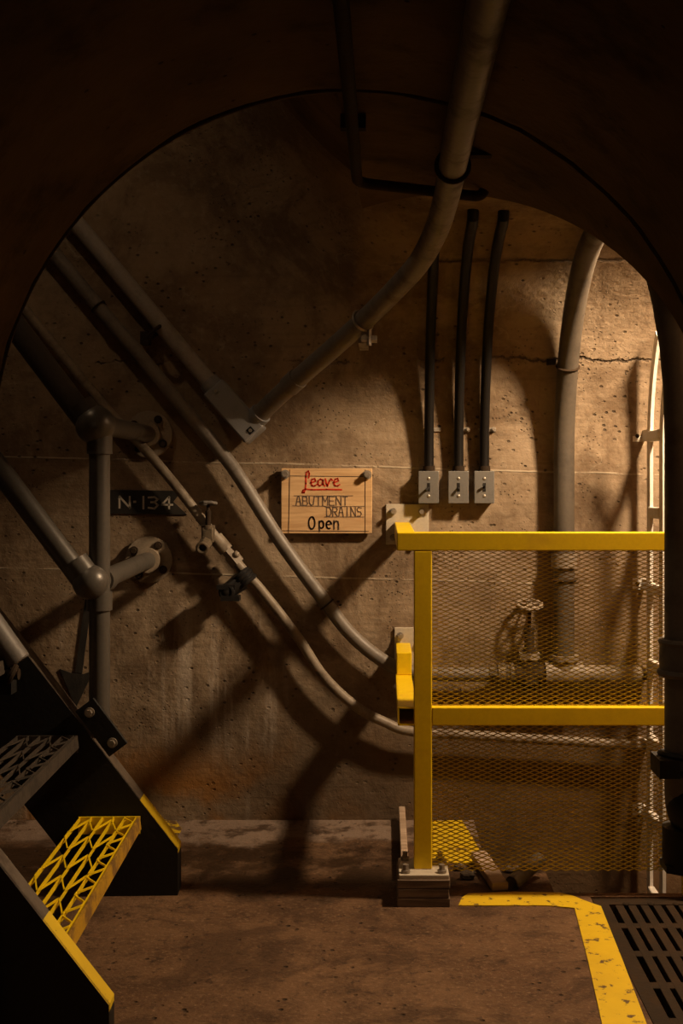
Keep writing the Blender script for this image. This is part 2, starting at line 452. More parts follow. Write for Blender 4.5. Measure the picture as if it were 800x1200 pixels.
# ------------------------------------------------------------------ the setting
# far wall of the cross gallery with its vault; to the left it rises with the inclined stair gallery
W = YC - YN
cols = [-3.2 + 0.06 * i for i in range(50)]
cols = [x for x in cols if x < XC - 0.24] + [XC - 0.22 + 0.02 * i for i in range(0, 36)]
cols = [x for x in cols if x < XC]
xs_mid = [XC + R * math.sin(math.pi / 2 * i / 24) for i in range(25)]
xs_right = [0.70 + 0.08 * i for i in range(25)]
def arc_pt(x, ph):
    s = zsx(x)
    if ph <= math.pi / 2: return Vector((x, YC + R * math.cos(ph), s + R * math.sin(ph)))
    return Vector((x, YC + W * math.cos(ph), s + R * math.sin(ph)))
def column(x, pe):
    s = zsx(x); c = [Vector((x, YF, z)) for z in (-1.5, -0.8, -0.02)]
    c += [Vector((x, YF, -0.02 + (s + 0.02) * i / 8)) for i in range(1, 9)]
    return c + [arc_pt(x, pe * i / 36) for i in range(1, 37)]
rows = [column(x, math.pi / 2) for x in cols]
rows += [column(x, math.pi - math.acos(min(1, (x - XC) / R))) for x in xs_mid]
rows += [column(x, math.pi) for x in (XC + R + 0.001, 0.70, 0.75, 0.80)]
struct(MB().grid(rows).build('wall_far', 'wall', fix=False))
# right of the groin the far wall runs on below the ladder shaft
PS = math.radians(72); ZSH = 2.55; XE = 0.80
yo = YC + R * math.cos(PS)
def column_shaft(x):
    c = column(x, PS)
    return c + [Vector((x, yo, c[-1].z + (ZSH - c[-1].z) * i / 4)) for i in range(1, 5)]
xs_right = [XE + 0.08 * i for i in range(24)]
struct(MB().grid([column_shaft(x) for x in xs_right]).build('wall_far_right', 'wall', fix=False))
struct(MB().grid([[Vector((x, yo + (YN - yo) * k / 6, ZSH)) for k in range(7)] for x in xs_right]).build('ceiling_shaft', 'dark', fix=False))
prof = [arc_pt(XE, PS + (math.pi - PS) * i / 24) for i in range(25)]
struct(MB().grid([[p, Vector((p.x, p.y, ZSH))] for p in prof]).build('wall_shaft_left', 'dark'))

# ceiling of the stair gallery from its crown to the near wall, the near wall beside and above the tunnel arch
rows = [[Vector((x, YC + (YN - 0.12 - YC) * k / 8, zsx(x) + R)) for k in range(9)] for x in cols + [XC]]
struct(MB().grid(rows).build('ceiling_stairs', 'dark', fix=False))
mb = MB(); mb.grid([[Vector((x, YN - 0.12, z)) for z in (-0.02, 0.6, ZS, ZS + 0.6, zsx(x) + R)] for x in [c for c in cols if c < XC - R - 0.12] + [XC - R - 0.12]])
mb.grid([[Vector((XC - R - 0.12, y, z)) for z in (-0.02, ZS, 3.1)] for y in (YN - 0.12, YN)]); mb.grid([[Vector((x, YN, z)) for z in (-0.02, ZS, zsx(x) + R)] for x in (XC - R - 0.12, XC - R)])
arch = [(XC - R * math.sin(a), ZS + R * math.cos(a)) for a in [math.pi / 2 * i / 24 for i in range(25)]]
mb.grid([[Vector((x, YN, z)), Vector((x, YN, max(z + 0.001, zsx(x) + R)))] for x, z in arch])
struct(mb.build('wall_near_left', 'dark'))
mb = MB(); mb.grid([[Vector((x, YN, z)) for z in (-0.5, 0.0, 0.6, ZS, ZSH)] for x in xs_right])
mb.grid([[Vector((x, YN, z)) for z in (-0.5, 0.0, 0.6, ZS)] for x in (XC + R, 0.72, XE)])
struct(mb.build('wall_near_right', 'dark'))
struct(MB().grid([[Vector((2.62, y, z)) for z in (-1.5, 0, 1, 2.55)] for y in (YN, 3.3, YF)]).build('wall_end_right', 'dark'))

# tunnel: right half runs on to the groin with the cross gallery; a ragged open joint at YA
ths = [math.pi * i / 72 for i in range(73)]
def tp(th, y, dr=0.0): return Vector((XC + (R + dr) * math.cos(th), y, ZS + (R + dr) * math.sin(th)))
ys = [-4.0, -2.5, -1.0, 0.0, 0.8, 1.4, 1.8, 2.1, 2.3]
rj = random.Random(3)
jit = []; wk = 0.0
for _ in ths:
    wk = max(-0.014, min(0.014, wk + rj.uniform(-0.007, 0.007))); jit.append(wk)
rows = []
for i, th in enumerate(ths):
    ye = YC + W * (-math.cos(th)) if th <= math.pi / 2 else YN
    ye = max(ye, YN)
    g0, g1 = YA - 0.012 + jit[i], YA + 0.004 + jit[i] * (1.0 if th < 1.4 else 0.3)
    r = [tp(th, y) for y in ys] + [tp(th, g0), tp(th, g0 + 0.001, 0.03), tp(th, g1, 0.03), tp(th, g1 + 0.001, -0.003)]
    r += [tp(th, g1 + 0.002 + (ye - g1 - 0.002) * k / 6) for k in range(1, 7)]
    rows.append(r)
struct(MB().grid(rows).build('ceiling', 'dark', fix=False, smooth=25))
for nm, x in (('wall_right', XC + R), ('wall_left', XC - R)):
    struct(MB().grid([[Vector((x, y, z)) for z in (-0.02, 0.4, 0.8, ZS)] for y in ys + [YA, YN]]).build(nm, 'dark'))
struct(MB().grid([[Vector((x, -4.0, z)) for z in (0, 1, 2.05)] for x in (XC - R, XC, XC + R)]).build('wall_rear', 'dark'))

# floor slabs round the ladder pit and the drain trench
mb = MB()
for x0, x1, y0, y1 in ((-3.2, 0.32, -4, YF), (0.32, 0.5, -4, 3.72), (0.5, 0.60, -4, 3.46), (0.60, 2.6, 3.43, 3.46),
                       (0.60, 0.68, -4, 2.44), (1.45, 2.6, YN, 3.43), (1.35, 2.6, 3.46, YF)):
    mb.b(x0, x1, y0, y1, -1.4, 0.0)
mb.b(0.6, 1.45, 2.44, 3.43, -1.4, -0.35)
mb.b(0.32, 1.35, 3.46, YF, -1.5, -1.4)
struct(mb.build('floor', 'floor', smooth=0))

# ------------------------------------------------------------------ lamps of the gallery and an added fill lamp
def lamp(pos, energy, label, top, rad=0.036, name='bulkhead_lamp'):
    t = thing(name, label, 'lamp', (pos.x, pos.y, top))
    MB().cyl((pos.x, pos.y, top), (pos.x, pos.y, top - 0.022), 0.055, 24).build('base', 'iron', t)
    MB().cyl((pos.x, pos.y, top - 0.02), (pos.x, pos.y, pos.z + rad * 0.9), 0.022, 20).build('socket', 'iron', t)
    m = plain('lamp_glass_' + str(round(energy)), (0.9, 0.8, 0.6), 0.4, 0, LAMP_COL, energy)
    MB().ball(pos, rad, 16, 12, (1, 1, 1.15)).build('bulb', m, t)
    return t
lamp(LAMP_MAIN, LAMP_MAIN_E, 'glowing bulb lamp hanging in the ladder shaft above the pit', ZSH - 0.002, 0.075)
lamp(LAMP_STAIR, LAMP_STAIR_E, 'glowing bulb lamp on the sloping ceiling above the stairs', zsx(LAMP_STAIR.x) + R + 0.05)
lamp(LAMP_REAR, LAMP_FILL_E, 'unseen fill bulb added on the tunnel vault behind the viewer', ZS + math.sqrt(R * R - (LAMP_REAR.x - XC) ** 2) + 0.004)

# ------------------------------------------------------------------ yellow guard rail
YR = 3.40             # front plane of the rail
s1 = F / YR
def rx(px): return (px - CX) / s1
def rz(py): return CZ - (py - CY) / s1
rail = thing('guard_rail', 'yellow square-tube guard rail with expanded mesh infill beside the pit', 'railing', (rx(495), YR + 0.026, 0.09))
tw = 0.053
ztop = rz(624); zmid = rz(829)
MB().b(rx(465), rx(777) + 0.12, YR, YR + tw, ztop - tw, ztop).build('top_rail', 'yellow', rail, 0, 0.003)
MB().b(rx(485), rx(506), YR, YR + tw, 0.09, ztop - tw).build('post', 'yellow', rail, 0, 0.003)
MB().b(rx(777) + 0.065, rx(777) + 0.118, YR, YR + tw, 0.001, ztop - tw).build('post', 'yellow', rail, 0, 0.003)
MB().b(rx(506), rx(777) + 0.065, YR, YR + tw, zmid - tw, zmid).build('mid_rail', 'yellow', rail, 0, 0.003)
MB().b(rx(465), rx(465) + tw, YR + tw, YF - 0.012, ztop - tw, ztop).build('top_return', 'yellow', rail, 0, 0.003)
# lower return: open-ended tube with a stub stacked on its far end
mb = MB(); x0 = rx(466); x1 = x0 + tw; th_ = 0.004
for bx in ((x0, x1, zmid - th_, zmid), (x0, x1, zmid - tw, zmid - tw + th_), (x0, x0 + th_, zmid - tw, zmid), (x1 - th_, x1, zmid - tw, zmid)):
    mb.b(bx[0], bx[1], YR + 0.002, 3.99, bx[2], bx[3])
mb.build('mid_return', 'yellow', rail, 0)
MB().b(x0 + 0.002, x1, 3.955, YF - 0.012, zmid + 0.0005, zmid + 0.076).build('wall_stub', 'yellow', rail, 0, 0.003)
MB().b(x1 - 0.001, rx(485) + 0.002, YR + 0.004, YR + 0.048, zmid - tw, zmid).build('connector', 'yellow', rail, 0)
for (pa, pb, qa, qb) in ((452, 502, 590.6, 638), (462, 502, 735, 786)):
    a = at(pa, qa, YF); b = at(pb, qb, YF)
    pl = MB().b(a.x, b.x, YF - 0.012, YF - 0.0005, b.z, a.z).build('wall_plate', 'cream', rail, 0, 0.002)
    pl['label'] = 'cream painted wall plate'
    for fx, fz in ((0.17, 0.18), (0.83, 0.18), (0.17, 0.82), (0.83, 0.82)):
        bolt((a.x + (b.x - a.x) * fx, YF - 0.012, a.z + (b.z - a.z) * fz), (0, -1, 0), 0.0085, 0.028, 'bolt', pl)
bp = MB().b(rx(467), rx(525), YR - 0.05, YR + tw + 0.05, 0.078, 0.09).build('base_plate', 'cream', rail, 0, 0.002)
bp['label'] = 'cream painted base plate'
for px in (475, 517):
    for yy in (YR - 0.03, YR + tw + 0.03): bolt((rx(px), yy, 0.09), (0, 0, 1), 0.009, 0.024, 'bolt', bp)
# expanded metal infill
mb = MB(); L, S = 0.0305, 0.0127
gx0, gx1, gz0, gz1 = rx(504), rx(777) + 0.066, 0.075, ztop - tw + 0.005
ny = YR + tw * 0.62; tk, sw = 0.0018, 0.0024
nk = int((gz1 - gz0) / (S / 2)); ns = int((gx1 - gx0) / (L / 2))
for k in range(nk):
    zc = gz0 + (k + 0.5) * S / 2
    prev = None; vsl = []; fsl = []
    for i in range(ns + 1):
        x = gx0 + i * L / 2
        z = zc + (S / 4 - sw * 0.35) * (1 if (i + k) % 2 else -1)
        dy = 0.0012 * (1 if (i + k) % 2 else -1)
        o = len(vsl)
        vsl += [(x, ny - tk + dy, z - sw / 2), (x, ny - tk + dy, z + sw / 2), (x, ny + tk + dy, z + sw / 2), (x, ny + tk + dy, z - sw / 2)]
        if i:
            p = o - 4
            fsl += [(p, o, o + 1, p + 1), (p + 1, o + 1, o + 2, p + 2), (p + 2, o + 2, o + 3, p + 3), (p + 3, o + 3, o, p)]
    mb.add(vsl, fsl)
mp = mb.build('mesh_panel', 'meshyellow', rail, 0); mp['kind'] = 'stuff'
# block under the post
t = thing('base_block', 'grey layered timber block under the yellow rail post', 'block', (rx(495), YR + 0.02, 0))
for k in range(3):
    MB().b(rx(465) + 0.002 * (k % 2), rx(526) - 0.003 * (k == 1), YR - 0.055, YR + 0.11, 0.0005 + 0.026 * k, 0.0255 + 0.026 * k).build('layer', 'timber', t, 0, 0.002)
tag(MB().b(rx(471), rx(480), 3.56, 4.18, 0.001, 0.055).build('angle_strip', 'plank', None, 0, 0.003),
    'pale strip on the floor running from the rail post to the wall', 'strip')

# ------------------------------------------------------------------ white ladder on the far wall
XL = 0.925
lad = thing('steel_ladder', 'white steel ladder fixed to the far wall at the pit', 'ladder', (XL, 4.0, -1.3))
def stile(off, w=0.011, d=0.05):
    ps = [(YF - off, -1.3), (YF - off, 0.3), (YF - off, ZS + 0.05)]
    a = 0.0
    for i in range(1, 8):
        a = math.radians(5.2 * i)
        ps.append((YC + (R - off) * math.cos(a), ZS + 0.05 + (R - off) * math.sin(a)))
    mb = MB(); vsl = []; fsl = []
    for i, (y, z) in enumerate(ps):
        ang = 0 if i < 3 else math.radians(5.2 * (i - 2))
        n = Vector((0, math.cos(ang), math.sin(ang))) * (d / 2)
        c = Vector((XL, y, z)); o = len(vsl)
        vsl += [c - n + Vector((-w / 2, 0, 0)), c - n + Vector((w / 2, 0, 0)), c + n + Vector((w / 2, 0, 0)), c + n + Vector((-w / 2, 0, 0))]
        if i:
            p = o - 4
            for k in range(4): fsl.append((p + k, p + (k + 1) % 4, o + (k + 1) % 4, o + k))
    fsl += [(0, 1, 2, 3), tuple(len(vsl) - 4 + k for k in range(4))]
    mb.add(vsl, fsl); mb.build('stile', 'white', lad, 30)
stile(0.10); stile(0.285)
for k in range(-4, 5):
    z = 1.365 - 0.263 * (2 - k) + 0.0
    if z < -1.25 or z > 1.5: continue
    MB().b(XL - 0.012, XL + 0.012, YF - 0.27, YF - 0.115, z - 0.02, z + 0.018).build('rung', 'white', lad, 0, 0.005)
for py in (511, 684, 870, 948):
    p = at(748, py, YF)
    br = MB().b(p.x - 0.022, XL, YF - 0.006, YF - 0.0005, p.z - 0.02, p.z + 0.02)
    br.b(XL - 0.006, XL + 0.0005, YF - 0.125, YF - 0.006, p.z - 0.02, p.z + 0.02)
    o = br.build('wall_clip', 'white', lad, 0)
    bolt((p.x - 0.006, YF - 0.006, p.z), (0, -1, 0), 0.005, 0.01, 'bolt', o, 'iron')

# ------------------------------------------------------------------ three switches with black conduits
def vault_path(x, z0, off, end_deg, step=3):
    ps = [Vector((x, YF - off, z0 + (ZS - z0) * i / 4)) for i in range(5)]
    a = step
    while a <= end_deg:
        r = math.radians(a); ps.append(Vector((x, YC + ((R if a <= 90 else W) - off) * math.cos(r), ZS + (R - off) * math.sin(r)))); a += step
    return ps
sw_lab = ['steel toggle switch box with black conduit nearest the wooden sign, its toggle hanging crooked',
          'middle steel toggle switch box of three with black conduit above it',
          'steel toggle switch box with black conduit nearest the big standpipe']
for i, (pa, pb) in enumerate(((490, 514), (525, 549), (555.5, 579))):
    a = at(pa, 552, 4.15); b = at(pb, 590, 4.15); cx = (a.x + b.x) / 2
    t = thing('switch_box', sw_lab[i], 'switch', (cx, YF, b.z), 0, 'switch boxes above the guard rail')
    MB().b(a.x + 0.002, b.x - 0.002, 4.153, YF - 0.0005, b.z + 0.002, a.z - 0.002).build('box', 'galv', t, 0, 0.004)
    cp = MB().b(a.x, b.x, 4.147, 4.153, b.z, a.z).build('cover_plate', 'galv', t, 0, 0.002)
    zc = (a.z + b.z) / 2
    for dz in (0.031, -0.031):
        MB().ball((cx, 4.147, zc + dz), 0.006, 10, 6, (1, 0.5, 1)).build('screw', 'bolt', cp)
    MB().b(cx - 0.005, cx + 0.005, 4.1455, 4.1475, zc - 0.015, zc + 0.015).build('slot', 'hole', cp, 0)
    d = ((-0.012, -0.012), (-0.003, -0.008), (-0.003, 0.009))[i]
    MB().tube([(cx, 4.147, zc), (cx + d[0], 4.128, zc + d[1])], 0.004, 8, True, [0.0035, 0.005]).build('toggle', 'hole', cp)
    MB().cyl((cx + 0.002, YF - 0.03, a.z - 0.002), (cx + 0.002, YF - 0.03, a.z + 0.018), 0.021, 16).build('connector', 'iron', t)
    vp = vault_path(cx + 0.002, a.z + 0.01, 0.030, 84)
    vp += [vp[-1] + Vector((0, -0.03, 0.012)), vp[-1] + Vector((0, -0.045, 0.06))]
    MB().tube(vp, 0.0172, 14).build('conduit', 'black', t)
    st = MB(); zst = 1.22 + (560 - 503) / 331.0
    st.torus((cx + 0.002, YF - 0.03, zst), (0, 0, 1), 0.0185, 0.003, 20, 6)
    st.b(cx + 0.016, cx + 0.045, YF - 0.012, YF - 0.0005, zst - 0.007, zst + 0.007)
    so = st.build('conduit_strap', 'bolt', t)
    if i: bolt((cx + 0.036, YF - 0.012, zst), (0, -1, 0), 0.006, 0.014, 'screw', so)

# ------------------------------------------------------------------ conduit run with the pulling elbow
t = thing('conduit_run', 'grey conduit run with a pulling elbow where its two sloping pipes meet', 'conduit', on(275, 485))
pA = [on(px, py, 0.062) for px, py in ((70, 237), (95, 266), (140, 320), (185, 374), (225, 422), (256, 459))]
MB().tube(smooth_path(pA), 0.030, 16).build('pipe', 'lightgrey', t)
e0 = pA[-1]; dirA = (pA[-1] - pA[-2]).normalized()
body0 = e0 - dirA * 0.012; body1 = on(303, 512, 0.075)
dB = (body1 - body0).normalized(); nB = Vector((0, -1, 0)); sB = dB.cross(nB).normalized(); nB = sB.cross(dB).normalized()
rotB = Matrix((sB, dB, nB)).transposed()
cB = (body0 + body1) / 2; LB = (body1 - body0).length
eb = MB().box(cB, (0.088, LB, 0.075), rotB).build('elbow_body', 'conduitbody', t, 0, 0.008, 3)
nrmB = nB if nB.y < 0 else -nB
MB().box(cB + nrmB * 0.040, (0.078, LB - 0.012, 0.008), rotB).build('cover', 'conduitbody', eb, 0, 0.002)
for k in (-1, 1):
    q = cB + dB * k * (LB / 2 - 0.022) + nrmB * 0.044
    MB().box(q, (0.022, 0.022, 0.004), rotB).build('screw_seat', 'hole' if k > 0 else 'conduitbody', eb, 0, 0.001)
    MB().cyl(q, q + nrmB * 0.005, 0.006, 10).build('screw', 'bolt', eb)
MB().cyl(body0 - dB * 0.03, body0 + dB * 0.012, 0.037, 18).build('hub', 'conduitbody', t)
pB = [at(296, 494, 4.125), at(318, 472, 4.07), at(345, 447, 4.0), at(390, 408, 3.87), at(430, 372, 3.72), at(466, 336, 3.52), at(492, 306, 3.34),
      at(511, 270, 3.12), at(522, 235, 2.90), Vector((0.155, 2.66, 1.925)), Vector((0.155, 2.4, 1.93)), Vector((0.155, 2.0, 1.93)), Vector((0.155, 1.2, 1.93)), Vector((0.155, -1.0, 1.93))]
MB().tube(smooth_path(pB, 0.025), 0.0325, 18).build('pipe', 'grey', t)
d0 = (pB[1] - pB[0]).normalized()
MB().tube([pB[0] - d0 * 0.03, pB[0] + d0 * 0.05], 0.039, 18).build('hub', 'conduitbody', t)
MB().tube([at(338, 453, 4.02), at(349, 443, 3.99)], 0.037, 18).build('coupling', 'grey', t)
cl = MB(); q = at(425, 376, 3.74); dq = (at(430, 372, 3.72) - at(420, 381, 3.755)).normalized()
cl.torus(q, dq, 0.036, 0.005, 24, 8)
cl.box(q + Vector((0.02, 0.03, -0.055)), (0.05, 0.09, 0.014)); cl.box(q + Vector((0.0, 0.16, -0.05)), (0.03, 0.22, 0.03)); cl.cyl(q + Vector((0.02, -0.01, -0.08)), q + Vector((0.02, -0.01, -0.03)), 0.008, 8)
o = cl.build('pipe_clamp', 'bolt', t); o['label'] = 'bright beam clamp'
cl = MB(); q = pB[9]; cl.torus(q, (0, 1, 0.05), 0.036, 0.006, 24, 8); cl.b(q.x + 0.02, q.x + 0.14, q.y - 0.015, q.y + 0.015, 1.945, 1.953)
cl.build('pipe_clamp', 'iron', t)
cl = MB(); q = on(187, 391, 0.062); cl.torus(q, (pA[3] - pA[2]), 0.036, 0.007, 24, 8)
n_ = Vector((0, 1, 0.1)); cl.box(q + Vector((-0.045, 0.04, -0.02)), (0.03, 0.05, 0.045))
cl.build('pipe_clamp', 'iron', t)

# thin conduit along the crown of the tunnel
t = thing('crown_conduit', 'thin dark conduit along the tunnel crown that turns right near its end', 'conduit', (-0.067, 2.4, 1.965))
MB().tube(fillet([(-0.067, -3.5, 1.965), (-0.067, 1.0, 1.965), (-0.067, 2.93, 1.955), (0.245, 2.955, 1.925), (0.262, 2.955, 1.965)], 0.04), 0.0135, 12).build('pipe', 'iron', t)
for yy in (1.2, 2.55):
    MB().b(-0.095, -0.04, yy, yy + 0.025, 1.978, 2.009).build('clip', 'iron', t, 0)

# ------------------------------------------------------------------ drain pipe, its gate valve and the standpipe
t = thing('drain_pipe', 'grey water pipe sloping down the wall to a handwheel valve and tall standpipe', 'pipe', on(470, 781))
P2 = [(40, 266), (72, 304), (120, 362), (170, 421), (220, 481), (274, 546), (330, 633), (384, 706), (412, 741), (444, 768), (470, 781), (500, 786), (540, 787), (575, 787)]
pts = [on(px, py, 0.062) for px, py in P2]
MB().tube(smooth_path(pts), 0.0245, 16).build('pipe', 'grey', t)
zP = pts[-1].z; yP = pts[-1].y
def hx(px): return at(px, 787, yP).x
MB().cyl((hx(573), yP, zP), (hx(583), yP, zP), 0.033, 6).build('union_nut', 'bronze', t)
MB().cyl((hx(583), yP, zP), (hx(597), yP, zP), 0.037, 18).build('union_ring', 'bronze', t)
MB().cyl((hx(597), yP, zP), (hx(601), yP, zP), 0.042, 18).build('union_flange', 'bronze', t)
vb = MB(); xv = hx(620)
vb.cyl((hx(600), yP, zP), (hx(640), yP, zP), 0.036, 18)
vb.tube([(xv, yP, zP - 0.055), (xv, yP, zP - 0.03), (xv, yP, zP + 0.04), (xv, yP, zP + 0.065)], 0.04, 18, True, [0.02, 0.04, 0.036, 0.03])
vo = vb.build('gate_valve', 'iron', t)
bm_ = MB(); bm_.cyl((xv, yP, zP + 0.06), (xv, yP, zP + 0.075), 0.038, 6); bm_.cyl((xv, yP, zP + 0.075), (xv, yP, zP + 0.083), 0.03, 18)
bm_.tube([(xv, yP, zP + 0.083), (xv, yP, zP + 0.10), (xv, yP, zP + 0.15), (xv, yP, zP + 0.165)], 0.02, 16, True, [0.022, 0.018, 0.017, 0.01])
bm_.cyl((xv, yP, zP + 0.15), (xv, yP, zP + 0.162), 0.021, 6)
bm_.build('bonnet', 'iron', vo)
MB().cyl((xv, yP, zP + 0.055), (xv, yP, zP + 0.078), 0.0395, 6).build('bonnet_nut', 'dustyflange', vo)
MB().cyl((xv, yP, zP + 0.16), (xv, yP, zP + 0.258), 0.0065, 10).build('stem', 'iron', vo)
hw = MB(); hc = Vector((xv, yP, zP + 0.245))
hw.torus(hc, (0, -0.28, 1), 0.042, 0.0075, 40, 8, 0.002, 10); hw.ball(hc, 0.013, 12, 8)
for k in range(5):
    a = 2 * math.pi * k / 5 + 0.3; hw.cyl(hc, hc + Vector((math.cos(a) * 0.04, math.sin(a) * 0.039, 0.011 * math.sin(a))), 0.0045, 8)
hw.build('handwheel', 'dustyflange', vo)
XS = 0.632; YS = YF - 0.060
te = MB(); te.cyl((hx(638), yP, zP), (hx(682), yP, zP), 0.045, 20); te.cyl((XS, YS, zP), (XS, YS, zP + 0.055), 0.045, 20)
te.build('tee', 'tanpipe', t)
MB().cyl((XS, YS, zP + 0.05), (XS, YS, zP + 0.068), 0.052, 20).build('collar', 'tanpipe', t)
MB().tube(fillet([(hx(680), yP, zP), (hx(749), yP, zP - 0.004), (hx(749), YF - 0.002, zP - 0.004)], 0.03), 0.034, 18).build('pipe', 'tanpipe', t)
MB().tube(vault_path(XS, zP + 0.06, 0.060, 120), 0.0365, 20).build('standpipe', 'standpipe', t)
for zz, hh in ((0.905, 0.05),):
    MB().cyl((XS, YS, zz), (XS, YS, zz + hh), 0.046, 20).build('coupling', 'tanpipe', t)
sp_ = MB(); a = math.radians(29); pz = Vector((XS, YC + (R - 0.060) * math.cos(a), ZS + (R - 0.060) * math.sin(a)))
sp_.torus(pz, (0, -math.sin(a), math.cos(a)), 0.0385, 0.004, 24, 6)
sp_.box(pz + Vector((-0.05, 0.05, 0.02)), (0.03, 0.02, 0.02)); sp_.build('pipe_strap', 'iron', t)
sp_ = MB(); sp_.torus((XS, YS, 0.86), (0, 0, 1), 0.0385, 0.006, 24, 6); sp_.b(XS - 0.03, XS + 0.03, YF - 0.03, YF - 0.0005, 0.84, 0.88); sp_.build('pipe_strap', 'iron', t)
for p, q in ((pts[2], pts[3]), (pts[7], pts[8])):
    c = MB(); c.torus(p, q - p, 0.027, 0.003, 20, 6); c.box(p + Vector((0, 0.045, 0)), (0.03, 0.032, 0.03)); c.build('pipe_strap', 'iron', t)

# ------------------------------------------------------------------ thin sample pipe with needle valve
t = thing('thin_pipe', 'thin tan pipe with a small tap and black clamp sloping down the wall', 'pipe', on(265, 640))
P3 = [(0, 322), (34, 364), (80, 420), (131, 482), (180, 534), (218, 580), (250, 622), (285, 664), (309, 691), (350, 744), (380, 789), (417, 824), (450, 842), (482, 853), (560, 858), (660, 864), (742, 869)]
pts = [on(px, py, 0.058) for px, py in P3]
pts += [pts[-1] + Vector((0.025, 0.02, -0.001)), pts[-1] + Vector((0.03, 0.056, -0.001))]
MB().tube(smooth_path(pts), 0.0175, 14).build('pipe', 'tanpipe', t)
v0, v1 = on(247, 617, 0.07), on(247, 617, 0.07)
c = on(248, 628, 0.085)
vb = MB(); vb.b(c.x - 0.021, c.x + 0.021, c.y - 0.022, c.y + 0.022, c.z - 0.02, c.z + 0.035)
vo = vb.build('needle_valve', 'bronze', t, 30, 0.006)
MB().cyl((c.x, c.y, c.z + 0.03), (c.x, c.y, c.z + 0.042), 0.024, 18).build('collar', 'bronze', vo)
MB().tube([(c.x, c.y, c.z + 0.04), (c.x, c.y, c.z + 0.09), (c.x, c.y, c.z + 0.095), (c.x, c.y, c.z + 0.118)], 0.01, 12, True, [0.010, 0.010, 0.006, 0.006]).build('stem', 'iron', vo)
hw = MB(); hc = Vector((c.x, c.y, c.z + 0.118)); hw.torus(hc, (0, 0.15, 1), 0.026, 0.006, 28, 8, 0.002, 7); hw.b(hc.x - 0.026, hc.x + 0.026, hc.y - 0.006, hc.y + 0.006, hc.z - 0.004, hc.z + 0.004)
hw.build('handle', 'darkpipe', vo)
sp_ = MB(); q = Vector((c.x - 0.006, c.y - 0.02, c.z - 0.022)); sp_.tube([q, q + Vector((-0.004, -0.05, -0.012))], 0.02, 8, False, [0.024, 0.021])
sp_.torus(q + Vector((-0.004, -0.05, -0.012)), (0, 1, 0.2), 0.017, 0.006, 18, 8); sp_.ball(q + Vector((-0.003, -0.03, -0.008)), 0.013)
sp_.build('spout', 'bronze', vo)
dP = (pts[8] - pts[6]).normalized()
def pp(px, py): return on(px, py, 0.058)
MB().cyl(pp(255, 629), pp(268, 644), 0.026, 18).build('coupling', 'tanpipe', t)
MB().cyl(pp(268, 644), pp(273, 650), 0.020, 6).build('nipple', 'tanpipe', t)
MB().cyl(pp(273, 649), pp(281, 659), 0.028, 6).build('union_nut', 'tanpipe', t)
MB().ball(pp(280, 648) + Vector((0.0, -0.02, 0.0)), 0.012, 10, 8).build('plug', 'tanpipe', t)
# black clamp with stacked jaws
cb = MB(); c0 = pp(288, 676)
for k in range(4):
    cb.torus(c0 + dP * (0.012 * (k - 1.5)), dP, 0.030 + 0.004 * (k % 2), 0.0085, 20, 8)
o = cb.build('clamp_sleeve', 'rubber', t); o['label'] = 'black rubber clamp sleeve'
cb = MB(); c1 = c0 + Vector((-0.055, -0.02, -0.045))
cb.tube([c0 + Vector((-0.01, 0, -0.01)), c1], 0.03, 14, True, [0.034, 0.028]); cb.ball(c1, 0.031, 14, 10); cb.torus(c1 + Vector((0, -0.02, 0)), (0.2, 1, 0), 0.022, 0.009, 16, 8)
cb.b(c1.x - 0.035, c1.x + 0.03, c1.y - 0.03, c1.y + 0.02, c1.z + 0.01, c1.z + 0.026); cb.b(c1.x - 0.02, c1.x + 0.045, c1.y - 0.034, c1.y + 0.01, c1.z - 0.03, c1.z - 0.012)
cb.build('clamp_body', 'rubber', t)

# ------------------------------------------------------------------ stair handrail
YH = 3.46; XH = -0.836; SLR = 1.33
def hz(py): return CZ - (py - CY) * YH / F
hr = thing('stair_handrail', 'grey two-rail pipe handrail with ball fittings beside the black stairs', 'handrail', (XH, YH, 0.47))
zt, zl = hz(498), hz(681)
MB().cyl((XH, YH, 0.49), (XH, YH, zt), 0.0305, 20).build('post', 'greyrail', hr)
for zb, r, stub in ((zt, 0.036, True), (zl, 0.033, True)):
    dr = Vector((-1, 0, SLR)).normalized()
    c = Vector((XH - (0.02 if zb == zl else 0.012), YH - (0.028 if zb == zl else 0.0), zb))
    MB().cyl(c + Vector((-0.012, 0, -0.008)), c + Vector((-0.012, 0, -0.008)) + dr * 1.6, r, 20).build('rail', 'greyrail', hr)
    bf = MB().ball(c, 0.058 if zb == zt else 0.052, 24, 16).build('ball_fitting', 'greyrail', hr)
    MB().tube([c + dr * 0.03, c + dr * 0.075], 0.041, 20).build('collar', 'greyrail', bf)
    MB().cyl((XH, YH, zb - 0.085), (XH, YH, zb - 0.03), 0.037, 20).build('collar', 'greyrail', bf)
    MB().cyl((XH, YH, zb), (XH, YF - 0.02, zb + (0.0 if zb == zt else 0.012)), 0.030, 20).build('wall_stub', 'greyrail', hr)
    MB().cyl((XH, YH + 0.02, zb), (XH, YH + 0.09, zb), 0.037, 20).build('collar', 'greyrail', bf)
    fz = zb + (0.0 if zb == zt else 0.012)
    fm = MB(); fm.cyl((XH, YF - 0.018, fz), (XH, YF - 0.0005, fz), 0.083, 32); fm.cyl((XH, YF - 0.045, fz), (XH, YF - 0.016, fz), 0.044, 24)
    fo = fm.build('wall_flange', 'dustyflange', hr); fo['label'] = 'dusty tan wall flange'
    for k in range(4):
        a = math.pi / 4 + math.pi / 2 * k + 0.2
        bolt((XH + 0.062 * math.cos(a), YF - 0.018, fz + 0.062 * math.sin(a)), (0, -1, 0), 0.010, 0.018, 'bolt', fo, 'iron')
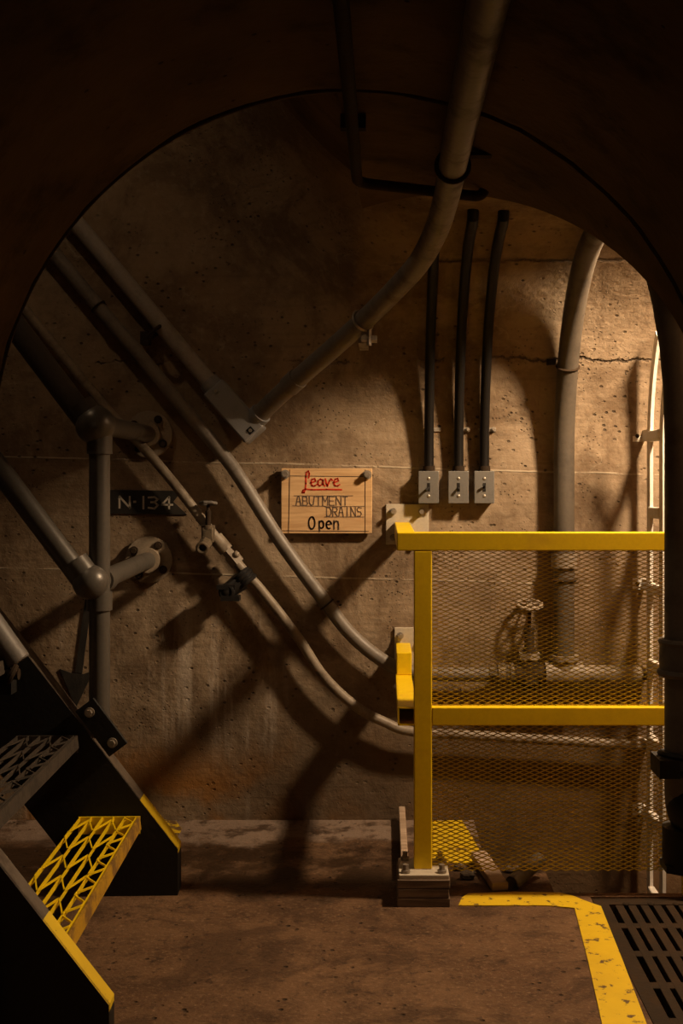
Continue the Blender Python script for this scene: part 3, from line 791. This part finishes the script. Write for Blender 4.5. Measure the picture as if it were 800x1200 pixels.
pb_c = Vector((at(119, 852, 3.422).x, 3.422, at(119, 852, 3.422).z)); ang = math.atan(SLR)
rotp = Matrix.Rotation(ang, 3, 'Y')
po = MB().box(pb_c, (0.165, 0.012, 0.066), rotp).build('base_bracket', 'steel', hr, 0, 0.002)
for k in (-1, 1):
    bolt(pb_c + rotp @ Vector((0.055 * k, -0.006, 0)), (0, -1, 0), 0.010, 0.016, 'bolt', po)

# ------------------------------------------------------------------ stairs
XF, YFS = -0.603, 3.44
st = thing('steel_stairs', 'steep black steel stairs with open grating treads and yellow painted ends', 'stairs', (XF, YFS, 0), math.radians(2.1))
WS = world_of(st); SS = 1.31
LEN = 2.2
def loc(x, y, z): return WS @ Vector((x, y, z))
hgt = 0.135; wid = 0.355
for y0, nm in ((0.0, 'far'), (-1.02, 'near')):
    prof = [(0, 0), (0, hgt), (-LEN / 1.65, hgt + SS * LEN / 1.65), (-LEN / 1.65 - wid, hgt + SS * LEN / 1.65), (-wid - 0.0, hgt + 0.02), (-wid + 0.1, 0)]
    so = MB().prism([loc(x, y0, z) for x, z in prof], loc(0, y0 + 0.01, 0) - loc(0, y0, 0)).build('stringer', 'steel', st, 0)
    # top flange, its last stretch painted yellow
    L0 = 0.11 if nm == 'far' else 0.135
    def seg(a, b, dz, w):
        return [loc(-a, y0 + 0.001, hgt + SS * a + dz), loc(-b, y0 + 0.001, hgt + SS * b + dz), loc(-b, y0 + w, hgt + SS * b + dz), loc(-a, y0 + w, hgt + SS * a + dz)]
    fw = 0.075 if nm == 'far' else 0.056
    MB().prism(seg(L0, LEN / 1.65, 0, fw), (0, 0, -0.014)).build('top_flange', 'flange', so, 0)
    eo = MB().prism(seg(0.0, L0, 0, fw), (0, 0, -0.014)).build('flange_end', 'edge', so, 0); eo['label'] = 'worn yellow painted flange end'
    MB().prism([loc(0.0, y0 + 0.001, 0), loc(0.0, y0 + 0.001, hgt - 0.014), loc(0.0, y0 + fw, hgt - 0.014), loc(0.0, y0 + fw, 0)], (-0.01, 0, 0)).build('end_flange', 'steel', so, 0)
ya, yb = -0.962, -0.012
for i in range(5):
    xr = -0.107 - 0.18 * i; z = 0.235 + 0.237 * i; dep = 0.178; m = 'edge' if i == 0 else 'tread'
    if i == 0: m = 'yellow'
    for yy in (ya, yb):
        tr = MB().prism([loc(xr, yy, z), loc(xr - dep, yy, z), loc(xr - dep, yy, z - 0.05), loc(xr, yy, z - 0.05)], loc(0, yy + 0.006, 0) - loc(0, yy, 0))
        if yy == ya: to = tr.build('tread', m, st, 0)
        else: tr.build('end_plate', m, to, 0)
    if i == 0: to['label'] = 'yellow painted bottom tread'
    no = MB(); no.prism([loc(xr, ya, z), loc(xr + 0.004, ya, z - 0.036), loc(xr + 0.004, yb, z - 0.036), loc(xr, yb, z)], (-0.006, 0, 0))
    no.build('nosing', 'nosing' if i == 0 else 'tread', to, 0)
    nb = 6
    for k in range(nb):
        xx = xr - 0.010 - (dep - 0.016) * k / (nb - 1)
        MB().prism([loc(xx, ya, z), loc(xx, ya, z - 0.012), loc(xx, yb, z - 0.012), loc(xx, yb, z)], (-0.0028, 0, 0)).build('bearing_bar', m, to, 0)
    for k in range(nb - 1):
        zig = 15 if k == 0 else 6
        xa_ = xr - 0.012 - (dep - 0.016) * k / (nb - 1); xb_ = xr - 0.012 - (dep - 0.016) * (k + 1) / (nb - 1)
        pts = []
        for q in range(zig + 1):
            yy = ya + (yb - ya) * q / zig
            up_ = (q + k) % 2 == 0
            d_ = (yb - ya) / zig * 0.16
            for e_ in ((-1, 1) if 0 < q < zig else ((1,) if q == 0 else (-1,))):
                pts.append((xa_ if up_ else xb_, yy + e_ * d_))
        zb_ = MB()
        for (p, q) in zip(pts[:-1], pts[1:]):
            A = loc(p[0], p[1], z + 0.001); B = loc(q[0], q[1], z + 0.001)
            dd = (B - A).normalized(); sd = Vector((-dd.y, dd.x, 0)) * 0.0017
            zb_.prism([A + sd, A - sd, B - sd, B + sd], (0, 0, -0.005))
        zb_.build('zigzag_bar', m, to, 0)
# short pipe stub clamped to the far stringer, top left
t = thing('pipe_stub', 'short shiny dark pipe end clamped above the black stair side at the left edge', 'pipe', at(5, 775, 3.33))
d = (at(24, 776, 3.33) - at(0, 742, 3.33)).normalized(); e = at(22, 776, 3.33)
MB().tube([e - d * 0.5, e - d * 0.004, e], 0.036, 18, True, [0.036, 0.036, 0.033]).build('pipe', 'darkpipe', t)
q = at(14, 790, 3.31); c = MB(); c.torus(q, (1, 0.2, -0.5), 0.022, 0.009, 18, 8); c.cyl(q - Vector((0.06, 0, 0)), q + Vector((0.02, 0, 0)), 0.016, 12)
c.build('shackle', 'iron', t)
c = MB(); c.box(at(4, 800, 3.36), (0.06, 0.05, 0.06)); c.build('lug', 'steel', t, 0)

# ------------------------------------------------------------------ signs on the far wall
YB = 4.172
def su(u, v): return at(320 + u / 6.4, 540 + v / 6.4, YB)
t = thing('wooden_sign', 'pine board sign hand lettered Leave abutment drains open', 'sign', su(400, 545))
cs = [su(60, 56), su(742, 58), su(739, 545), su(60, 546)]
MB().prism(cs, (0, 0.018, 0)).build('board', 'board', t, 0, 0.002)
k_ = YB / F / 6.4
def stroke(mb, pts, w, close=False): mb.ribbon([su(*p) for p in pts], w * k_, 0.0012)
b = MB()
for ln in (((125, 66), (121, 300), (116, 542)), ((690, 66), (690, 540)), ((66, 112), (736, 119)), ((66, 524), (716, 528))): stroke(b, ln, 4)
b.build('border_lines', 'ink', t, 0)
b = MB()
for s_ in ([(266, 128), (272, 98), (264, 76), (250, 86), (246, 120), (246, 170), (242, 210), (232, 238), (219, 238), (222, 221), (242, 212), (290, 216), (400, 214), (512, 216)],
           [(285, 166), (318, 152), (312, 134), (292, 139), (282, 164), (292, 187), (312, 188), (328, 178)],
           [(374, 144), (354, 137), (338, 152), (336, 176), (350, 188), (368, 176), (374, 144), (376, 178), (388, 189)],
           [(392, 136), (402, 178), (408, 189), (424, 150), (434, 136), (444, 146)],
           [(456, 164), (490, 150), (484, 132), (466, 138), (453, 164), (464, 187), (484, 188), (499, 178)]): stroke(b, s_, 11)
b.build('red_lettering', 'red', t, 0)
GL = {'A': [[(0, 1), (.35, 0), (.65, 0), (1, 1)], [(.15, .6), (.85, .6)]],
      'B': [[(0, 0), (0, 1), (.8, 1), (1, .8), (.8, .5), (0, .5)], [(0, 0), (.7, 0), (.9, .25), (.8, .5)]],
      'U': [[(0, 0), (.05, .8), (.4, 1), (.8, .9), (1, 0)]], 'T': [[(0, 0), (1, 0)], [(.5, 0), (.5, 1)]],
      'M': [[(0, 1), (0, 0), (.5, .6), (1, 0), (1, 1)]], 'E': [[(1, 0), (0, 0), (0, 1), (1, 1)], [(0, .5), (.8, .5)]],
      'N': [[(0, 1), (0, 0), (1, 1), (1, 0)]], 'D': [[(0, 0), (0, 1), (.6, 1), (1, .7), (1, .3), (.6, 0), (0, 0)]],
      'R': [[(0, 1), (0, 0), (.8, 0), (1, .25), (.8, .5), (0, .5)], [(.4, .5), (1, 1)]], 'I': [[(.5, 0), (.5, 1)]],
      'S': [[(1, .05), (.3, 0), (0, .25), (.3, .5), (.8, .5), (1, .75), (.7, 1), (0, 1)]]}
def word(mb, txt, x0, x1, y0, y1, w, fill=0.74):
    st_ = (x1 - x0) / len(txt)
    for i, ch in enumerate(txt):
        for s_ in GL[ch]:
            if True:
                stroke(mb, [(x0 + i * st_ + p[0] * st_ * fill, y0 + p[1] * (y1 - y0)) for p in s_], w)
b = MB(); word(b, 'ABUTMENT', 172, 572, 268, 333, 6.5); word(b, 'DRAINS', 402, 674, 350, 415, 6.5)
for ln in (((155, 262), (598, 262)), ((145, 337), (392, 340)), ((385, 421), (682, 421)), ((392, 344), (682, 341))): stroke(b, ln, 4)
b.build('outlined_lettering', 'ink2', t, 0)
b = MB()
ell = lambda cx, cy, rx_, ry_, a0, a1, n=16: [(cx + rx_ * math.cos(math.radians(a0 + (a1 - a0) * i / n)), cy + ry_ * math.sin(math.radians(a0 + (a1 - a0) * i / n))) for i in range(n + 1)]
for s_ in (ell(290, 466, 23, 45, 0, 360, 24), [(346, 452), (347, 528)], ell(362, 478, 17, 27, -160, 160),
           [(398, 480), (436, 474)] + ell(418, 480, 19, 28, -15, -300), [(456, 450), (457, 510)], [(456, 470), (470, 452), (486, 456), (490, 480), (490, 512)]): stroke(b, s_, 11)
b.build('dark_lettering', 'ink', t, 0)
for u, v in ((92, 100), (706, 104)):
    bolt(su(u, v), (0, -1, 0), 0.011, 0.026, 'bolt', t)

YN_ = 4.194
def wp(px, py): return at(px, py, YN_)
t = thing('number_plate', 'black plate with swallow-tail end lettered N 134 behind the handrail post', 'sign', wp(170, 602))
MB().prism([wp(124, 574), wp(204, 575), wp(209, 580), (wp(203, 588)), wp(219, 603), wp(124, 602)], (0, 0.0055, 0)).build('plate', 'signblack', t, 0)
b = MB(); k3 = YN_ / F
def ls(pts, w=2.2): b.ribbon([wp(x, y) for x, y in pts], w * k3, 0.001)
ls([(140, 595), (140, 582), (152, 595), (152, 582)]); ls([(157, 588), (158.4, 588)], 2.6); ls([(168, 582), (168, 596)])
ls([(174, 583), (181, 582.5), (185, 585), (181, 588.5), (177, 588.5)]); ls([(181, 588.5), (185, 592), (181, 596), (174, 595)])
ls([(198, 596), (198, 582.5), (189.5, 591.5), (202, 591.5)])
b.build('lettering', 'lettering', t, 0)
t = thing('down_arrow', 'faded black painted arrow pointing down to the stair foot', 'arrow', wp(88, 828))
MB().prism([wp(100, 700), wp(107.5, 701), wp(96, 789), wp(88, 788)], (0, 0.0055, 0)).build('shaft', 'arrow', t, 0)
MB().prism([wp(70, 784), wp(84, 789), wp(98, 790), wp(110.5, 785), wp(101, 804), wp(89, 829), wp(79, 806)], (0, 0.0055, 0)).build('arrow_head', 'arrow', t, 0)

# ------------------------------------------------------------------ dark pipe at the right edge
YD = 2.62
t = thing('dark_standpipe', 'dark grey vertical pipe with coupling at the right edge of the picture', 'pipe', (0.674, YD, 0.42))
def dz(py): return CZ - (py - CY) * YD / F
XD = 0.674
MB().tube(fillet([(1.1, YD + 0.12, dz(968)), (XD, YD, dz(968)), (XD, YD, 1.3)], 0.07) + [Vector((0.671, YD, 1.42)), Vector((0.662, YD, 1.52)), Vector((0.645, YD, 1.62)), Vector((0.62, YD, 1.72)), Vector((0.58, YD + 0.05, 1.8))], 0.05, 20).build('pipe', 'darkpipe', t)
c = MB(); c.cyl((XD, YD, dz(790)), (XD, YD, dz(752)), 0.061, 20)
co = c.build('coupling', 'darkpipe', t)
MB().torus((XD, YD, dz(752)), (0, 0, 1), 0.056, 0.008, 24, 8).build('rim', 'darkpipe', co)
MB().torus((XD, YD, dz(788)), (0, 0, 1), 0.058, 0.009, 24, 8).build('rim', 'darkpipe', co)
c = MB(); c.torus((XD, YD, dz(886)), (0.1, 0.1, 1), 0.058, 0.008, 24, 8); c.torus((XD, YD, dz(903)), (-0.05, 0.1, 1), 0.06, 0.008, 24, 8); c.b(XD - 0.075, XD - 0.03, YD - 0.06, YD + 0.03, dz(905), dz(884))
c.build('clamp', 'steel', t)
c = MB(); c.ball((XD + 0.02, YD - 0.01, dz(945)), 0.068, 20, 14); c.cyl((XD, YD, dz(968)), (XD, YD, dz(1010)), 0.055, 20); c.cyl((XD, YD, dz(1010)), (XD, YD, dz(1018)), 0.062, 6)
c.build('elbow_fitting', 'steel', t)

# ------------------------------------------------------------------ floor markings, grating, debris
def floor_poly(pts, h=0.003): return MB().prism([fl(*p) for p in pts], (0, 0, h))
mk = [(537, 1062), (541, 1053), (548, 1048), (600, 1046), (655, 1047), (672, 1051), (684, 1056), (704, 1063), (730, 1128), (757, 1200), (790, 1290), (830, 1400), (755, 1400), (728, 1290), (705, 1200), (689, 1128), (673, 1065), (640, 1062)]
tag(floor_poly(mk).build('floor_stripe', 'stripe', None, 0), 'worn yellow safety stripe painted along the floor edge beside the grating', 'floor marking')
tag(floor_poly([(506, 1010), (500, 963), (541, 962), (552, 980), (568, 1008), (540, 1013)]).build('floor_patch', 'stripe', None, 0), 'small patch of yellow floor paint behind the mesh near the post', 'floor marking')
tag(floor_poly([(150, 985), (170, 966), (190, 961), (206, 963), (213, 972), (206, 985), (190, 1000)]).build('floor_smear', 'smear', None, 0), 'yellow paint smear on the floor behind the stair foot', 'floor marking')

t = thing('floor_grating', 'dark cast-iron slotted floor grating in the bottom right corner', 'grating', (1.02, 2.93, -0.03))
gx0, gx1, gy0, gy1 = 0.604, 1.446, 2.445, 3.428
fr = MB(); fr.b(gx0, gx1, gy1 - 0.05, gy1, -0.03, -0.004); fr.b(gx0, gx1, gy0, gy0 + 0.03, -0.03, -0.004); fr.b(gx0, gx0 + 0.04, gy0 + 0.03, gy1 - 0.05, -0.03, -0.004); fr.b(gx1 - 0.04, gx1, gy0 + 0.03, gy1 - 0.05, -0.03, -0.004)
fr.build('frame', 'iron', t, 0)
x = gx0 + 0.058; 
while x < gx1 - 0.05:
    MB().b(x, x + 0.0235, gy0 + 0.03, gy1 - 0.05, -0.028, -0.005).build('bar', 'iron', t, 0, 0.002); x += 0.036
y = gy1 - 0.05 - 0.17
while y > gy0 + 0.05:
    MB().b(gx0 + 0.04, gx1 - 0.04, y, y + 0.035, -0.027, -0.0055).build('cross_bar', 'iron', t, 0, 0.002); y -= 0.19
x = gx0 + 0.09
while x < gx1 - 0.05:
    MB().ball((x, gy1 - 0.045, -0.004), 0.011, 10, 6, (1, 1, 0.5)).build('stud', 'iron', t); x += 0.072

def beam(name, mat, a, b, w, h, label, cat):
    a, b = Vector(a), Vector(b); d = (b - a); L_ = d.length; d.normalize()
    s_ = d.cross(Vector((0, 0, 1))).normalized(); u_ = s_.cross(d)
    m3 = Matrix((d, s_, u_)).transposed(); mb = MB(); rr = random.Random(len(label))
    n = 5; prev = []
    vsl = []; fsl = []
    for i in range(n + 1):
        c = a + d * (L_ * i / n); k = 1 + rr.uniform(-0.12, 0.12); o = len(vsl)
        vsl += [c + s_ * w / 2 * k + u_ * h / 2, c - s_ * w / 2 * k + u_ * h / 2 * k, c - s_ * w / 2 - u_ * h / 2, c + s_ * w / 2 * k - u_ * h / 2]
        if i:
            p = o - 4
            for j in range(4): fsl.append((p + j, p + (j + 1) % 4, o + (j + 1) % 4, o + j))
    fsl += [(3, 2, 1, 0), tuple(len(vsl) - 4 + j for j in range(4))]
    return tag(mb.add(vsl, fsl).build(name, mat, None, 0, 0.003), label, cat)
beam('broken_plank', 'plank', fl(586, 1044) + Vector((0, 0, 0.012)), fl(560, 1012) + Vector((0, 0, 0.03)), 0.05, 0.024, 'broken pale plank lying behind the yellow stripe', 'plank')
a, b = fl(600, 1044) + Vector((0, 0, 0.022)), fl(632, 1028) + Vector((0, 0, 0.055))
ps = MB(); ps.tube([a, b], 0.022, 16, False); ps.tube([b, a], 0.017, 16, False)
tag(ps.build('pipe_offcut', 'darkpipe'), 'short dark pipe offcut lying beside the broken plank', 'pipe')
rr = random.Random(5)
stones = [(548, 1030, 0.022), (570, 1022, 0.018), (596, 1022, 0.016), (604, 1012 + 8, 0.012), (538, 1020, 0.016)]
stl = ['largest rubble stone beside the timber block', 'rubble stone beside the broken plank', 'rubble stone beside the pipe offcut', 'tiny rubble stone farthest along from the post', 'small rubble stone behind the timber block']
for (px, py, r), lb in zip(stones, stl):
    p = fl(px, py); mb = MB(); mb.ball((p.x, p.y, r * 0.6), r, 9, 6, (1.2, 0.9, 0.65))
    mb.v = [(v[0] + rr.uniform(-1, 1) * r * 0.18, v[1] + rr.uniform(-1, 1) * r * 0.18, max(0.0005, v[2] + rr.uniform(-1, 1) * r * 0.15)) for v in mb.v]
    tag(mb.build('rubble_stone', 'flange', None, 0), lb, 'stone', 'rubble behind the stripe')
